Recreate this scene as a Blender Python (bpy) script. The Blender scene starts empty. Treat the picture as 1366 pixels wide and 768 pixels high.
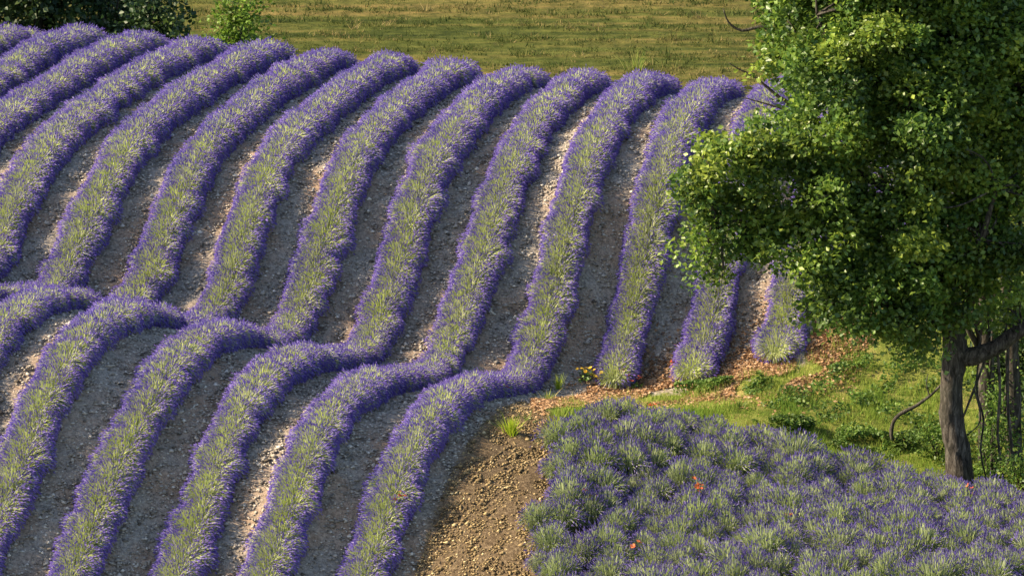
import bpy, math, random
import numpy as np
from mathutils import Vector

C = bpy.context.scene.collection
RNG = np.random.default_rng(7)
random.seed(7)

# ------------------------------------------------------------------ camera
CAM_Z = 28.5                       # the photographer stands on the facing hillside
PITCH = math.radians(15.0)
FPX = 5940.0 / 1366.0              # focal length in picture widths
cam_d = bpy.data.cameras.new('camera')
cam = bpy.data.objects.new('camera', cam_d)
C.objects.link(cam)
cam.location = (0, 0, CAM_Z)
cam.rotation_euler = (math.radians(90) - PITCH, 0, 0)
cam_d.sensor_width = 36.0
cam_d.lens = 36.0 * FPX
cam_d.clip_start = 0.5
cam_d.clip_end = 6000
bpy.context.scene.camera = cam

# ------------------------------------------------------------------ sky, sun, exposure
SUN_AZ = math.radians(-93)         # clockwise from +Y: the sun stands square to the left of the field
SUN_EL = math.radians(33)
world = bpy.data.worlds.new('World')
bpy.context.scene.world = world
world.use_nodes = True
wn = world.node_tree
sky = wn.nodes.new('ShaderNodeTexSky')
sky.sky_type = 'NISHITA'
sky.sun_disc = False
sky.sun_elevation = SUN_EL
sky.sun_rotation = SUN_AZ
sky.altitude = 300
sky.air_density = 1.0
sky.dust_density = 1.5
bg = wn.nodes['Background']
bg.inputs['Strength'].default_value = 0.095
wn.links.new(sky.outputs['Color'], bg.inputs['Color'])
sun_d = bpy.data.lights.new('sun', 'SUN')
sun_d.energy = 5.0
sun_d.angle = math.radians(0.6)
sun_d.color = (1.0, 0.83, 0.58)
sun = bpy.data.objects.new('sun', sun_d)
C.objects.link(sun)
sdir = Vector((math.sin(SUN_AZ) * math.cos(SUN_EL), math.cos(SUN_AZ) * math.cos(SUN_EL), math.sin(SUN_EL)))
sun.rotation_euler = sdir.to_track_quat('Z', 'Y').to_euler()
sun.location = (-60, 120, 60)
vs = bpy.context.scene.view_settings
vs.view_transform = 'Standard'
vs.look = 'None'
vs.gamma = 1.0
vs.exposure = 1.42
vs.use_curve_mapping = False

# ------------------------------------------------------------------ helpers
def tag(o, label=None, cat=None, group=None, kind=None):
    if label: o['label'] = label
    if cat: o['category'] = cat
    if group: o['group'] = group
    if kind: o['kind'] = kind
    return o

def empty(name, loc=(0, 0, 0), rz=0.0):
    o = bpy.data.objects.new(name, None)
    o.empty_display_size = 0.2
    C.objects.link(o)
    o.location = loc
    o.rotation_euler = (0, 0, rz)
    return o

def mesh(name, v, faces, mats, midx=None, rnd=None, smooth=False):
    """faces: list of integer arrays (each n x 3 or n x 4)."""
    me = bpy.data.meshes.new(name)
    v = np.asarray(v, dtype=np.float32)
    me.vertices.add(len(v))
    me.vertices.foreach_set('co', v.ravel())
    tot = [f.shape[1] for f in faces for _ in range(1)]
    loops = np.concatenate([np.asarray(f, dtype=np.int32).ravel() for f in faces])
    sizes = np.concatenate([np.full(len(f), f.shape[1], dtype=np.int32) for f in faces])
    starts = np.concatenate([[0], np.cumsum(sizes)[:-1]]).astype(np.int32)
    me.loops.add(len(loops))
    me.loops.foreach_set('vertex_index', loops)
    me.polygons.add(len(sizes))
    me.polygons.foreach_set('loop_start', starts)
    me.polygons.foreach_set('loop_total', sizes)
    if midx is not None:
        me.polygons.foreach_set('material_index', np.asarray(midx, dtype=np.int32))
    if smooth:
        me.polygons.foreach_set('use_smooth', np.ones(len(sizes), dtype=bool))
    for m in mats:
        me.materials.append(m)
    if rnd is not None:
        a = me.attributes.new('rnd', 'FLOAT', 'POINT')
        a.data.foreach_set('value', np.asarray(rnd, dtype=np.float32))
    me.update(calc_edges=True)
    return me

def put(name, me, parent=None, loc=(0, 0, 0), rot=(0, 0, 0), scale=1.0):
    o = bpy.data.objects.new(name, me)
    C.objects.link(o)
    o.parent = parent
    o.location = loc
    o.rotation_euler = rot
    if not hasattr(scale, '__len__'):
        scale = (scale,) * 3
    o.scale = scale
    return o

def norm(a):
    return a / (np.linalg.norm(a, axis=-1, keepdims=True) + 1e-9)

def tube(path, radii, sides=8, rough=0.0, seed=0):
    """closed tapering tube along a smooth path: verts, quads, caps"""
    r = np.random.default_rng(seed)
    P = np.asarray(path, dtype=float)
    Rr = np.asarray(radii, dtype=float)
    # catmull-rom resample
    n = len(P)
    out, ro = [], []
    sub = 4 if n > 2 else 2
    for i in range(n - 1):
        p0, p1, p2, p3 = P[max(i - 1, 0)], P[i], P[i + 1], P[min(i + 2, n - 1)]
        for k in range(sub):
            t = k / sub
            out.append(0.5 * ((2 * p1) + (p2 - p0) * t + (2 * p0 - 5 * p1 + 4 * p2 - p3) * t * t + (3 * p1 - p0 - 3 * p2 + p3) * t ** 3))
            ro.append(Rr[i] * (1 - t) + Rr[i + 1] * t)
    out.append(P[-1]); ro.append(Rr[-1])
    P, Rr = np.array(out), np.array(ro)
    T = norm(np.gradient(P, axis=0))
    ref = np.array([0.31, 0.9, 0.2])
    U = norm(np.cross(T, ref)); V = np.cross(T, U)
    ang = np.linspace(0, 2 * math.pi, sides, endpoint=False)
    lump = 1 + rough * r.standard_normal((len(P), sides))
    v = P[:, None] + (Rr[:, None] * lump)[..., None] * (np.cos(ang)[None, :, None] * U[:, None] + np.sin(ang)[None, :, None] * V[:, None])
    m = len(P)
    idx = np.arange(m * sides).reshape(m, sides)
    a = idx[:-1]; b = idx[1:]
    q = np.stack([a, np.roll(a, -1, 1), np.roll(b, -1, 1), b], -1).reshape(-1, 4)
    v = np.concatenate([v.reshape(-1, 3), P[:1], P[-1:]])
    c0, c1 = m * sides, m * sides + 1
    t0 = np.stack([np.roll(idx[0], -1), idx[0], np.full(sides, c0)], -1)
    t1 = np.stack([idx[-1], np.roll(idx[-1], -1), np.full(sides, c1)], -1)
    return v, q, np.concatenate([t0, t1])

def tubes_mesh(name, specs, mat):
    vs_, qs, ts, off = [], [], [], 0
    for s in specs:
        v, q, t = tube(*s)
        vs_.append(v); qs.append(q + off); ts.append(t + off); off += len(v)
    return mesh(name, np.concatenate(vs_), [np.concatenate(qs), np.concatenate(ts)], [mat], smooth=True)

# ------------------------------------------------------------------ materials
def new_mat(name):
    m = bpy.data.materials.new(name)
    m.use_nodes = True
    nt = m.node_tree
    return m, nt, nt.nodes['Principled BSDF'], nt.nodes['Material Output']

def ramp(nt, stops, fac=None):
    r = nt.nodes.new('ShaderNodeValToRGB')
    e = r.color_ramp.elements
    while len(e) > 1:
        e.remove(e[-1])
    e[0].position = stops[0][0]; e[0].color = (*stops[0][1], 1)
    for p, c in stops[1:]:
        k = e.new(p); k.color = (*c, 1)
    if fac is not None:
        nt.links.new(fac, r.inputs['Fac'])
    return r

def noise(nt, scale, detail=3.0, rough=0.6, vec=None, dist=0.0):
    n = nt.nodes.new('ShaderNodeTexNoise')
    n.inputs['Scale'].default_value = scale
    n.inputs['Detail'].default_value = detail
    n.inputs['Roughness'].default_value = rough
    n.inputs['Distortion'].default_value = dist
    if vec is not None:
        nt.links.new(vec, n.inputs['Vector'])
    return n

def mix(nt, fac, a, b, kind='MIX'):
    n = nt.nodes.new('ShaderNodeMix')
    n.data_type = 'RGBA'; n.blend_type = kind
    for s, val in ((n.inputs[0], fac), (n.inputs[6], a), (n.inputs[7], b)):
        if hasattr(val, 'is_linked'):
            nt.links.new(val, s)
        elif hasattr(val, '__len__'):
            s.default_value = (*val, 1)
        else:
            s.default_value = val
    return n.outputs[2]

def leafy(name, stops, trans=0.35, rough=0.6, spec=0.3, objvar=0.0, tint=None, noise_scale=0.0):
    """thin plant tissue: reflects and lets light through; stops run over the per-leaf 'rnd' value"""
    m, nt, b, out = new_mat(name)
    at = nt.nodes.new('ShaderNodeAttribute'); at.attribute_name = 'rnd'
    col = ramp(nt, stops, at.outputs['Fac']).outputs['Color']
    if objvar > 0:
        g0 = nt.nodes.new('ShaderNodeNewGeometry')
        nz0 = noise(nt, 0.9, 3.0, 0.65, g0.outputs['Position'])
        f = nt.nodes.new('ShaderNodeMapRange')
        f.inputs['From Min'].default_value = 0.38; f.inputs['From Max'].default_value = 0.62
        f.inputs['To Max'].default_value = objvar
        nt.links.new(nz0.outputs['Fac'], f.inputs['Value'])
        col = mix(nt, f.outputs[0], col, tint)
    if noise_scale > 0:
        g = nt.nodes.new('ShaderNodeNewGeometry')
        nz = noise(nt, noise_scale, 2.0, 0.5, g.outputs['Position'])
        rr = ramp(nt, [(0.35, (0.62, 0.62, 0.62)), (0.65, (1.25, 1.25, 1.25))], nz.outputs['Fac'])
        col = mix(nt, 1.0, col, rr.outputs['Color'], 'MULTIPLY')
    nt.links.new(col, b.inputs['Base Color'])
    b.inputs['Roughness'].default_value = rough
    b.inputs['Specular IOR Level'].default_value = spec
    tr = nt.nodes.new('ShaderNodeBsdfTranslucent')
    nt.links.new(col, tr.inputs['Color'])
    mx = nt.nodes.new('ShaderNodeMixShader')
    mx.inputs['Fac'].default_value = trans
    nt.links.new(b.outputs[0], mx.inputs[1])
    nt.links.new(tr.outputs[0], mx.inputs[2])
    nt.links.new(mx.outputs[0], out.inputs['Surface'])
    return m

M = {}
M['flower'] = leafy('lavender_flower', [(0.0, (0.085, 0.052, 0.30)), (0.4, (0.15, 0.10, 0.43)), (0.75, (0.28, 0.215, 0.56)), (1.0, (0.50, 0.45, 0.66))], 0.10, 0.8, 0.1, 0.35, (0.26, 0.17, 0.46))
M['stalk'] = leafy('lavender_stalk', [(0.0, (0.25, 0.31, 0.12)), (0.5, (0.47, 0.52, 0.25)), (1.0, (0.70, 0.70, 0.46))], 0.20, 0.7, 0.15, 0.6, (0.50, 0.58, 0.15))
M['sage'] = leafy('lavender_leaf', [(0.0, (0.05, 0.085, 0.045)), (1.0, (0.14, 0.19, 0.10))], 0.2, 0.8, 0.1)
M['block_flower'] = leafy('dark_lavender_flower', [(0.0, (0.07, 0.05, 0.22)), (0.6, (0.15, 0.115, 0.33)), (1.0, (0.32, 0.27, 0.47))], 0.10, 0.8, 0.1)
M['block_stalk'] = leafy('green_lavender_stalk', [(0.0, (0.15, 0.19, 0.09)), (0.6, (0.32, 0.37, 0.19)), (1.0, (0.52, 0.56, 0.37))], 0.3, 0.7, 0.15, 0.5, (0.27, 0.36, 0.08))
M['oak'] = leafy('tree_leaf', [(0.0, (0.045, 0.105, 0.028)), (0.5, (0.125, 0.21, 0.032)), (1.0, (0.28, 0.35, 0.05))], 0.45, 0.42, 0.5, 0, None, 0.9)
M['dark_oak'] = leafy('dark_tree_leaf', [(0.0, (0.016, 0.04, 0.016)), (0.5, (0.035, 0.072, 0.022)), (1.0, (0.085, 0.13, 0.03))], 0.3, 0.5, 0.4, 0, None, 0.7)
M['bright_bush'] = leafy('bright_bush_leaf', [(0.0, (0.06, 0.13, 0.015)), (1.0, (0.17, 0.26, 0.03))], 0.4, 0.5, 0.3, 0, None, 1.2)
M['weed'] = leafy('weed_leaf', [(0.0, (0.05, 0.11, 0.02)), (0.6, (0.11, 0.19, 0.03)), (1.0, (0.21, 0.28, 0.05))], 0.4, 0.5, 0.3, 0, None, 1.0)
M['grass'] = leafy('meadow_grass', [(0.0, (0.12, 0.21, 0.03)), (0.5, (0.25, 0.32, 0.055)), (0.8, (0.43, 0.41, 0.12)), (1.0, (0.56, 0.46, 0.21))], 0.4, 0.7, 0.1)
M['stubble'] = leafy('hay_stubble', [(0.0, (0.035, 0.058, 0.013)), (0.45, (0.085, 0.105, 0.026)), (0.75, (0.16, 0.14, 0.045)), (1.0, (0.30, 0.23, 0.10))], 0.3, 0.8, 0.1)
M['tuft'] = leafy('lime_grass', [(0.0, (0.20, 0.30, 0.02)), (1.0, (0.45, 0.52, 0.05))], 0.45, 0.6, 0.2)
M['petal'] = leafy('poppy_petal', [(0.0, (0.48, 0.085, 0.03)), (1.0, (0.66, 0.21, 0.08))], 0.4, 0.6, 0.2)
M['yellow'] = leafy('yellow_petal', [(0.0, (0.70, 0.42, 0.03)), (1.0, (0.85, 0.60, 0.08))], 0.4, 0.6, 0.2)
M['litter'] = leafy('dry_leaf', [(0.0, (0.17, 0.085, 0.04)), (0.5, (0.36, 0.21, 0.11)), (1.0, (0.56, 0.40, 0.25))], 0.2, 0.8, 0.1)

def stone_mat():
    m, nt, b, out = new_mat('limestone_pebble')
    at = nt.nodes.new('ShaderNodeAttribute'); at.attribute_name = 'rnd'
    col = ramp(nt, [(0.0, (0.10, 0.082, 0.064)), (0.4, (0.29, 0.25, 0.205)), (0.75, (0.47, 0.415, 0.345)), (1.0, (0.66, 0.60, 0.51))], at.outputs['Fac']).outputs['Color']
    nt.links.new(col, b.inputs['Base Color'])
    b.inputs['Roughness'].default_value = 0.9
    b.inputs['Specular IOR Level'].default_value = 0.10
    return m
M['stone'] = stone_mat()
M['clod'] = leafy('clod', [(0.0, (0.06, 0.042, 0.024)), (0.45, (0.18, 0.13, 0.068)), (0.8, (0.36, 0.265, 0.13)), (1.0, (0.58, 0.46, 0.26))], 0.0, 0.95, 0.1)

def bark_mat():
    m, nt, b, out = new_mat('bark')
    tc = nt.nodes.new('ShaderNodeTexCoord')
    mp = nt.nodes.new('ShaderNodeMapping'); mp.inputs['Scale'].default_value = (9, 9, 2.2)
    nt.links.new(tc.outputs['Object'], mp.inputs['Vector'])
    n1 = noise(nt, 1.6, 5, 0.7, mp.outputs['Vector'], 0.6)
    n2 = noise(nt, 1.1, 3, 0.6, tc.outputs['Object'])
    c = ramp(nt, [(0.35, (0.010, 0.009, 0.008)), (0.52, (0.055, 0.047, 0.041)), (0.72, (0.17, 0.152, 0.132))], n1.outputs['Fac']).outputs['Color']
    k = ramp(nt, [(0.45, (0, 0, 0)), (0.7, (0.5, 0.5, 0.5))], n2.outputs['Fac']).outputs['Color']
    c = mix(nt, k, c, (0.045, 0.05, 0.036))
    nt.links.new(c, b.inputs['Base Color'])
    b.inputs['Roughness'].default_value = 0.95
    b.inputs['Specular IOR Level'].default_value = 0.1
    bp = nt.nodes.new('ShaderNodeBump'); bp.inputs['Strength'].default_value = 0.9; bp.inputs['Distance'].default_value = 0.03
    nt.links.new(n1.outputs['Fac'], bp.inputs['Height'])
    nt.links.new(bp.outputs['Normal'], b.inputs['Normal'])
    return m
M['bark'] = bark_mat()

def ground_mat():
    m, nt, b, out = new_mat('field_ground')
    g = nt.nodes.new('ShaderNodeNewGeometry')
    pos = g.outputs['Position']
    # stony soil
    big = noise(nt, 0.7, 3, 0.6, pos)
    fine = noise(nt, 14.0, 5, 0.75, pos)
    soil = ramp(nt, [(0.3, (0.12, 0.10, 0.08)), (0.5, (0.30, 0.262, 0.22)), (0.68, (0.46, 0.405, 0.335))], fine.outputs['Fac']).outputs['Color']
    warm = ramp(nt, [(0.42, (0, 0, 0)), (0.62, (0.6, 0.6, 0.6))], big.outputs['Fac']).outputs['Color']
    soil = mix(nt, warm, soil, mix(nt, 1.0, soil, (1.15, 0.80, 0.55), 'MULTIPLY'))
    tilth = ramp(nt, [(0.3, (0.05, 0.034, 0.02)), (0.5, (0.13, 0.092, 0.055)), (0.7, (0.27, 0.20, 0.12))], fine.outputs['Fac']).outputs['Color']
    a0 = nt.nodes.new('ShaderNodeAttribute'); a0.attribute_name = 'bare'
    soil = mix(nt, a0.outputs['Fac'], soil, tilth)
    # meadow turf
    tn = noise(nt, 1.3, 4, 0.65, pos)
    tf = noise(nt, 22.0, 4, 0.7, pos)
    turf = ramp(nt, [(0.3, (0.09, 0.125, 0.022)), (0.5, (0.19, 0.21, 0.045)), (0.68, (0.33, 0.26, 0.09))], tn.outputs['Fac']).outputs['Color']
    tfr = ramp(nt, [(0.3, (0.6, 0.6, 0.6)), (0.7, (1.3, 1.3, 1.3))], tf.outputs['Fac']).outputs['Color']
    turf = mix(nt, 1.0, turf, tfr, 'MULTIPLY')
    # mown hay meadow: swaths laid side by side
    mp = nt.nodes.new('ShaderNodeMapping')
    mp.inputs['Scale'].default_value = (0.06, 0.85, 0.2)
    mp.inputs['Rotation'].default_value = (0, 0, math.radians(1.2))
    nt.links.new(pos, mp.inputs['Vector'])
    sw = noise(nt, 1.0, 4, 0.65, mp.outputs['Vector'], 0.25)
    hay = ramp(nt, [(0.34, (0.03, 0.042, 0.011)), (0.46, (0.068, 0.08, 0.019)), (0.58, (0.11, 0.10, 0.031)), (0.72, (0.16, 0.12, 0.045))], sw.outputs['Fac']).outputs['Color']
    hn = noise(nt, 1.7, 6, 0.75, pos)
    hr = ramp(nt, [(0.36, (0.42, 0.5, 0.4)), (0.64, (1.4, 1.3, 1.2))], hn.outputs['Fac']).outputs['Color']
    hay = mix(nt, 1.0, hay, hr, 'MULTIPLY')
    a1 = nt.nodes.new('ShaderNodeAttribute'); a1.attribute_name = 'turf'
    a2 = nt.nodes.new('ShaderNodeAttribute'); a2.attribute_name = 'hay'
    edge = nt.nodes.new('ShaderNodeMath'); edge.operation = 'ADD'
    en = nt.nodes.new('ShaderNodeMapRange')
    en.inputs['From Min'].default_value = 0.3; en.inputs['From Max'].default_value = 0.7
    en.inputs['To Min'].default_value = -0.45; en.inputs['To Max'].default_value = 0.45
    nt.links.new(noise(nt, 1.6, 4, 0.7, pos).outputs['Fac'], en.inputs['Value'])
    nt.links.new(a1.outputs['Fac'], edge.inputs[0]); nt.links.new(en.outputs[0], edge.inputs[1])
    er = ramp(nt, [(0.4, (0, 0, 0)), (0.62, (1, 1, 1))], edge.outputs[0]).outputs['Color']
    col = mix(nt, er, soil, turf)
    col = mix(nt, a2.outputs['Fac'], col, hay)
    nt.links.new(col, b.inputs['Base Color'])
    b.inputs['Roughness'].default_value = 1.0
    b.inputs['Specular IOR Level'].default_value = 0.05
    bp = nt.nodes.new('ShaderNodeBump'); bp.inputs['Strength'].default_value = 0.8; bp.inputs['Distance'].default_value = 0.05
    nt.links.new(fine.outputs['Fac'], bp.inputs['Height'])
    nt.links.new(bp.outputs['Normal'], b.inputs['Normal'])
    return m
M['ground'] = ground_mat()

# ------------------------------------------------------------------ the lie of the land
# surveyed spot heights of the two swells and the dip between them (x, y, z)
SPOTS = np.array([(-12.42,105.71,5.23),(-11.92,107.72,5.31),(-11.40,109.79,5.26),(-10.87,111.91,4.95),(-11.88,100.87,5.23),(-11.40,102.79,5.31),
(-10.91,104.77,5.33),(-10.39,106.82,5.28),(-9.86,108.95,5.17),(-9.31,111.15,5.01),(-11.28,96.27,3.79),(-11.23,96.49,4.22),
(-11.04,97.22,4.58),(-10.75,98.40,4.90),(-10.42,99.73,5.16),(-9.92,101.71,5.33),(-9.41,103.75,5.33),(-8.88,105.86,5.35),
(-8.34,108.06,5.28),(-7.65,110.81,5.01),(-9.87,94.93,3.06),(-9.66,95.75,3.72),(-9.37,96.91,4.31),(-9.12,97.93,4.68),
(-8.87,98.92,4.99),(-8.47,100.54,5.17),(-7.94,102.64,5.27),(-7.40,104.82,5.32),(-6.82,107.14,5.21),(-6.23,109.50,5.05),
(-5.87,110.93,4.94),(-10.29,86.25,4.26),(-10.04,87.23,4.41),(-9.74,88.43,4.34),(-9.36,89.96,3.96),(-9.06,91.16,3.48),
(-8.17,94.72,2.79),(-7.87,95.93,3.54),(-7.51,97.36,4.20),(-7.35,98.02,4.59),(-7.07,99.11,4.88),(-6.70,100.59,5.08),
(-6.21,102.58,5.21),(-5.63,104.87,5.20),(-5.04,107.26,5.09),(-4.41,109.75,4.96),(-4.08,111.07,4.80),(-9.67,81.73,2.44),
(-9.47,82.54,2.96),(-9.25,83.40,3.42),(-9.00,84.39,3.79),(-8.74,85.45,4.18),(-8.40,86.82,4.29),(-8.00,88.39,4.07),
(-7.55,90.18,3.50),(-6.49,94.44,2.52),(-6.16,95.76,3.46),(-5.74,97.45,4.42),(-5.35,98.98,4.91),(-4.95,100.61,5.08),
(-4.36,102.95,5.20),(-3.75,105.38,5.16),(-3.12,107.93,5.08),(-2.59,110.04,4.86),(-8.39,79.83,1.24),(-8.10,80.99,1.79),
(-7.84,82.05,2.40),(-7.58,83.07,2.86),(-7.31,84.16,3.20),(-7.09,85.04,3.57),(-6.73,86.47,3.65),(-6.40,87.81,3.64),
(-6.02,89.31,3.38),(-5.58,91.06,2.86),(-4.75,94.42,2.27),(-4.36,95.97,3.20),(-3.97,97.51,4.19),(-3.67,98.72,4.78),
(-3.20,100.62,5.02),(-2.64,102.84,5.15),(-2.00,105.42,5.11),(-1.30,108.19,4.98),(-1.03,109.27,4.87),(-6.42,80.71,0.95),
(-6.19,81.63,1.48),(-6.00,82.38,1.93),(-5.78,83.29,2.43),(-5.58,84.06,2.79),(-5.30,85.18,3.12),(-4.97,86.52,3.25),
(-4.59,88.04,3.11),(-4.17,89.71,2.81),(-3.53,92.26,2.06),(-3.19,93.63,1.81),(-2.73,95.49,2.64),(-2.37,96.91,3.49),
(-2.12,97.92,4.22),(-1.82,99.13,4.73),(-1.36,100.96,5.07),(-0.77,103.34,5.18),(-0.15,105.82,5.06),(0.58,108.72,4.78),
(-4.69,80.65,1.09),(-4.45,81.58,1.72),(-4.25,82.38,2.30),(-4.02,83.33,2.66),(-3.76,84.35,2.95),(-3.41,85.74,2.96),
(-3.00,87.39,2.76),(-2.56,89.15,2.35),(-2.00,91.40,1.84),(-1.53,93.27,1.71),(-1.05,95.22,2.52),(-0.56,97.17,3.43),
(-0.26,98.38,4.10),(0.14,99.95,4.61),(0.54,101.57,4.93),(1.11,103.84,5.07),(1.78,106.51,4.99),(-2.82,81.13,0.81),
(-2.56,82.17,1.30),(-2.40,82.82,1.98),(-2.09,84.06,2.32),(-1.75,85.38,2.58),(-1.37,86.91,2.62),(-0.80,89.21,2.30),
(-0.19,91.63,1.67),(0.25,93.38,1.35),(0.78,95.53,2.30),(1.13,96.91,3.35),(1.36,97.83,4.10),(1.61,98.83,4.59),
(1.96,100.22,4.95),(2.41,102.04,5.24),(3.02,104.49,5.26),(3.58,106.72,5.00),(2.27,94.47,0.97),(2.76,96.43,2.18),
(2.98,97.30,3.22),(3.12,97.90,3.71),(3.33,98.73,4.41),(3.64,99.98,4.87),(4.03,101.51,5.14),(4.62,103.86,5.18),
(5.12,105.89,4.99),(4.08,94.71,1.23),(4.47,96.28,1.75),(4.68,97.13,2.67),(5.93,102.12,5.36),(6.07,95.67,1.57),
(6.31,96.63,2.66),(4.50,80.00,1.32),(9.63,79.50,1.49),(0.25,82.30,1.69),(2.45,83.00,1.46),(4.67,83.30,1.52),
(9.91,82.00,1.40),(1.77,86.00,2.07),(3.31,86.80,1.99),(5.72,86.00,1.52),(5.81,87.60,1.50),(10.16,84.20,1.22),
(7.95,83.80,1.35),(1.51,88.60,2.00),(4.16,88.60,1.76),(5.06,91.00,1.54),(5.19,93.50,1.39),(8.10,89.00,0.99),
(8.51,94.00,1.33),(10.65,88.50,0.90),(11.41,95.50,1.42),(8.89,99.00,3.47),(11.07,104.00,4.79),(11.66,98.00,2.31)])

def _tps_weights(A, lam=0.022):
    X = A[:, :2] / 10.0
    d = np.linalg.norm(X[:, None] - X[None], axis=2) + 1e-9
    K = d * d * np.log(d)
    n = len(X)
    Pm = np.c_[np.ones(n), X]
    big = np.block([[K + lam * np.eye(n), Pm], [Pm.T, np.zeros((3, 3))]])
    return X, np.linalg.solve(big, np.r_[A[:, 2], 0, 0, 0])
TPS_X, TPS_W = _tps_weights(SPOTS)
PLAIN_Z = CAM_Z - 30.4

def sstep(a, b, x):
    t = np.clip((x - a) / (b - a), 0, 1)
    return t * t * (3 - 2 * t)

def brow(x):
    """y of the far brow of the lavender field"""
    return np.where(x < 5, 105.4 + np.clip(5 - x, 0, 16) * 0.39, 105.4 - np.clip(x - 5, 0, 10) * 0.1)

def height_raw(x, y):
    x = np.asarray(x, float); y = np.asarray(y, float)
    xc = np.clip(x, -17, 14); yc = np.clip(y, 77.5, 116)
    z = np.empty(len(x))
    n = len(TPS_X)
    for i in range(0, len(x), 20000):
        q = np.c_[xc[i:i + 20000], yc[i:i + 20000]] / 10.0
        d = np.sqrt(((q[:, None] - TPS_X[None]) ** 2).sum(2)) + 1e-9
        z[i:i + 20000] = (d * d * np.log(d)) @ TPS_W[:n] + np.c_[np.ones(len(q)), q] @ TPS_W[n:]
    near = np.clip(77.5 - y, 0, None)
    z = z - 7.0 * (1 - np.exp(-near / 22.0))
    b = brow(x)
    drop = 0.40 * np.logaddexp(0, (y - b - 0.3) / 0.5) * 0.5
    far = PLAIN_Z + np.clip(y - 190, 0, None) * 0.01
    d_ = z - drop - far
    z = far + np.where(d_ > 8, d_, np.logaddexp(0, np.clip(d_, -60, 8) / 0.5) * 0.5)
    side = sstep(14, 70, np.abs(x))
    z = z * (1 - 0.35 * side) + 0.35 * side * (PLAIN_Z + 2)
    return z

GX0, GX1, GY0, GY1, GD = -24.0, 24.0, 70.0, 170.0, 0.2
_gx = np.arange(GX0, GX1 + 1e-6, GD); _gy = np.arange(GY0, GY1 + 1e-6, GD)
_XX, _YY = np.meshgrid(_gx, _gy)
_HH = height_raw(_XX.ravel(), _YY.ravel()).reshape(_XX.shape)

def H(x, y):
    x = np.asarray(x, float); y = np.asarray(y, float)
    u = np.clip((x - GX0) / GD, 0, len(_gx) - 1.001); v = np.clip((y - GY0) / GD, 0, len(_gy) - 1.001)
    i = u.astype(int); j = v.astype(int); a = u - i; b = v - j
    return (_HH[j, i] * (1 - a) * (1 - b) + _HH[j, i + 1] * a * (1 - b) + _HH[j + 1, i] * (1 - a) * b + _HH[j + 1, i + 1] * a * b)

ROW_S, ROW_T, ROW_N = 1.75, 0.25, 24.2
def row_index(x, y):
    return ROW_N + (x - ROW_T * y) / ROW_S
def row_x(k, y):
    return -ROW_S * (ROW_N - k) + ROW_T * y

def block_top(x):                   # far edge of the dense lavender block
    return np.interp(x, [1.2, 1.9, 3.3, 5.8, 9.1, 10.4, 14, 20], [86.5, 88.4, 87.9, 87.2, 85.6, 84.9, 83.4, 81])
def block_left(y):                  # its near edge along the bare strip
    return np.interp(y, [76, 80, 82.5, 85, 87, 88.5], [-0.35, 0.1, 0.3, 0.55, 0.9, 1.5])
ROW_START = {12: 94.3, 13: 94.4, 14: 95.1, 15: 97.5}
def strip_far(x):                   # upper edge of the meadow strip
    return np.interp(x, [0.5, 1.5, 2.4, 4.2, 6.2, 8, 10, 14], [90.2, 91.8, 93.4, 93.8, 94.4, 96.5, 100, 104])

def turf_amount(x, y):
    low = np.maximum(block_top(x), 0) + 0.2
    ins = sstep(-0.8, 0.6, y - low) * (1 - sstep(-1.2, 0.9, y - strip_far(x))) * sstep(0.3, 1.6, x - (y - 88) * 0.1)
    right = sstep(10.5, 12.5, x) * (y > 83)
    return np.clip(ins + right, 0, 1)

def place(px, py, y):
    """a spot on the sight line through a picture point, y metres up the valley"""
    a = (px - 683) / 5940.0; b = (384 - py) / 5940.0
    d = (a, math.cos(PITCH) + b * math.sin(PITCH), -math.sin(PITCH) + b * math.cos(PITCH))
    t = y / d[1]
    return np.array((d[0] * t, y, CAM_Z + d[2] * t))

def ground_spot(px, py):
    ys = np.arange(78, 165, 0.05)
    a = (px - 683) / 5940.0; b = (384 - py) / 5940.0
    dy = math.cos(PITCH) + b * math.sin(PITCH); dz = -math.sin(PITCH) + b * math.cos(PITCH)
    xs = a * ys / dy; zs = CAM_Z + dz * ys / dy
    h = H(xs, ys)
    i = int(np.argmax(h >= zs))
    return np.array((xs[i], ys[i], h[i]))

# ------------------------------------------------------------------ ground
def axis(dense0, dense1, step, lo, hi):
    a = list(np.arange(dense0, dense1 + 1e-6, step))
    s, p = step, a[-1]
    while p < hi:
        s *= 1.22; p += s; a.append(p)
    s, p = step, a[0]
    while p > lo:
        s *= 1.22; p -= s; a.insert(0, p)
    return np.array(a)
ax = axis(-17, 17, 0.2, -2500, 2500)
ay = axis(76, 150, 0.2, -400, 4000)
gx, gy = np.meshgrid(ax, ay)
gz = height_raw(gx.ravel(), gy.ravel())
micro = 0.0
core = (np.abs(gx.ravel()) < 20) & (gy.ravel() > 74) & (gy.ravel() < 125)
gz = gz + core * 0.022 * RNG.standard_normal(len(gz))
gi = np.arange(gx.size).reshape(gx.shape)
gq = np.stack([gi[:-1, :-1], gi[:-1, 1:], gi[1:, 1:], gi[1:, :-1]], -1).reshape(-1, 4)
gme = mesh('ground', np.c_[gx.ravel(), gy.ravel(), gz], [gq], [M['ground']], smooth=True)
at = gme.attributes.new('turf', 'FLOAT', 'POINT')
fx, fy = gx.ravel(), gy.ravel()
outside = np.clip(sstep(15, 19, np.abs(fx)) + sstep(0, 3, 72 - fy), 0, 1)
at.data.foreach_set('value', np.maximum(turf_amount(fx, fy), outside).astype(np.float32))
at = gme.attributes.new('bare', 'FLOAT', 'POINT')
bu = row_index(fx, fy)
at.data.foreach_set('value', (sstep(11.35, 11.6, bu) * (1 - sstep(88, 90.5, fy)) * (fy > 60)).astype(np.float32))
at = gme.attributes.new('hay', 'FLOAT', 'POINT')
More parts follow.
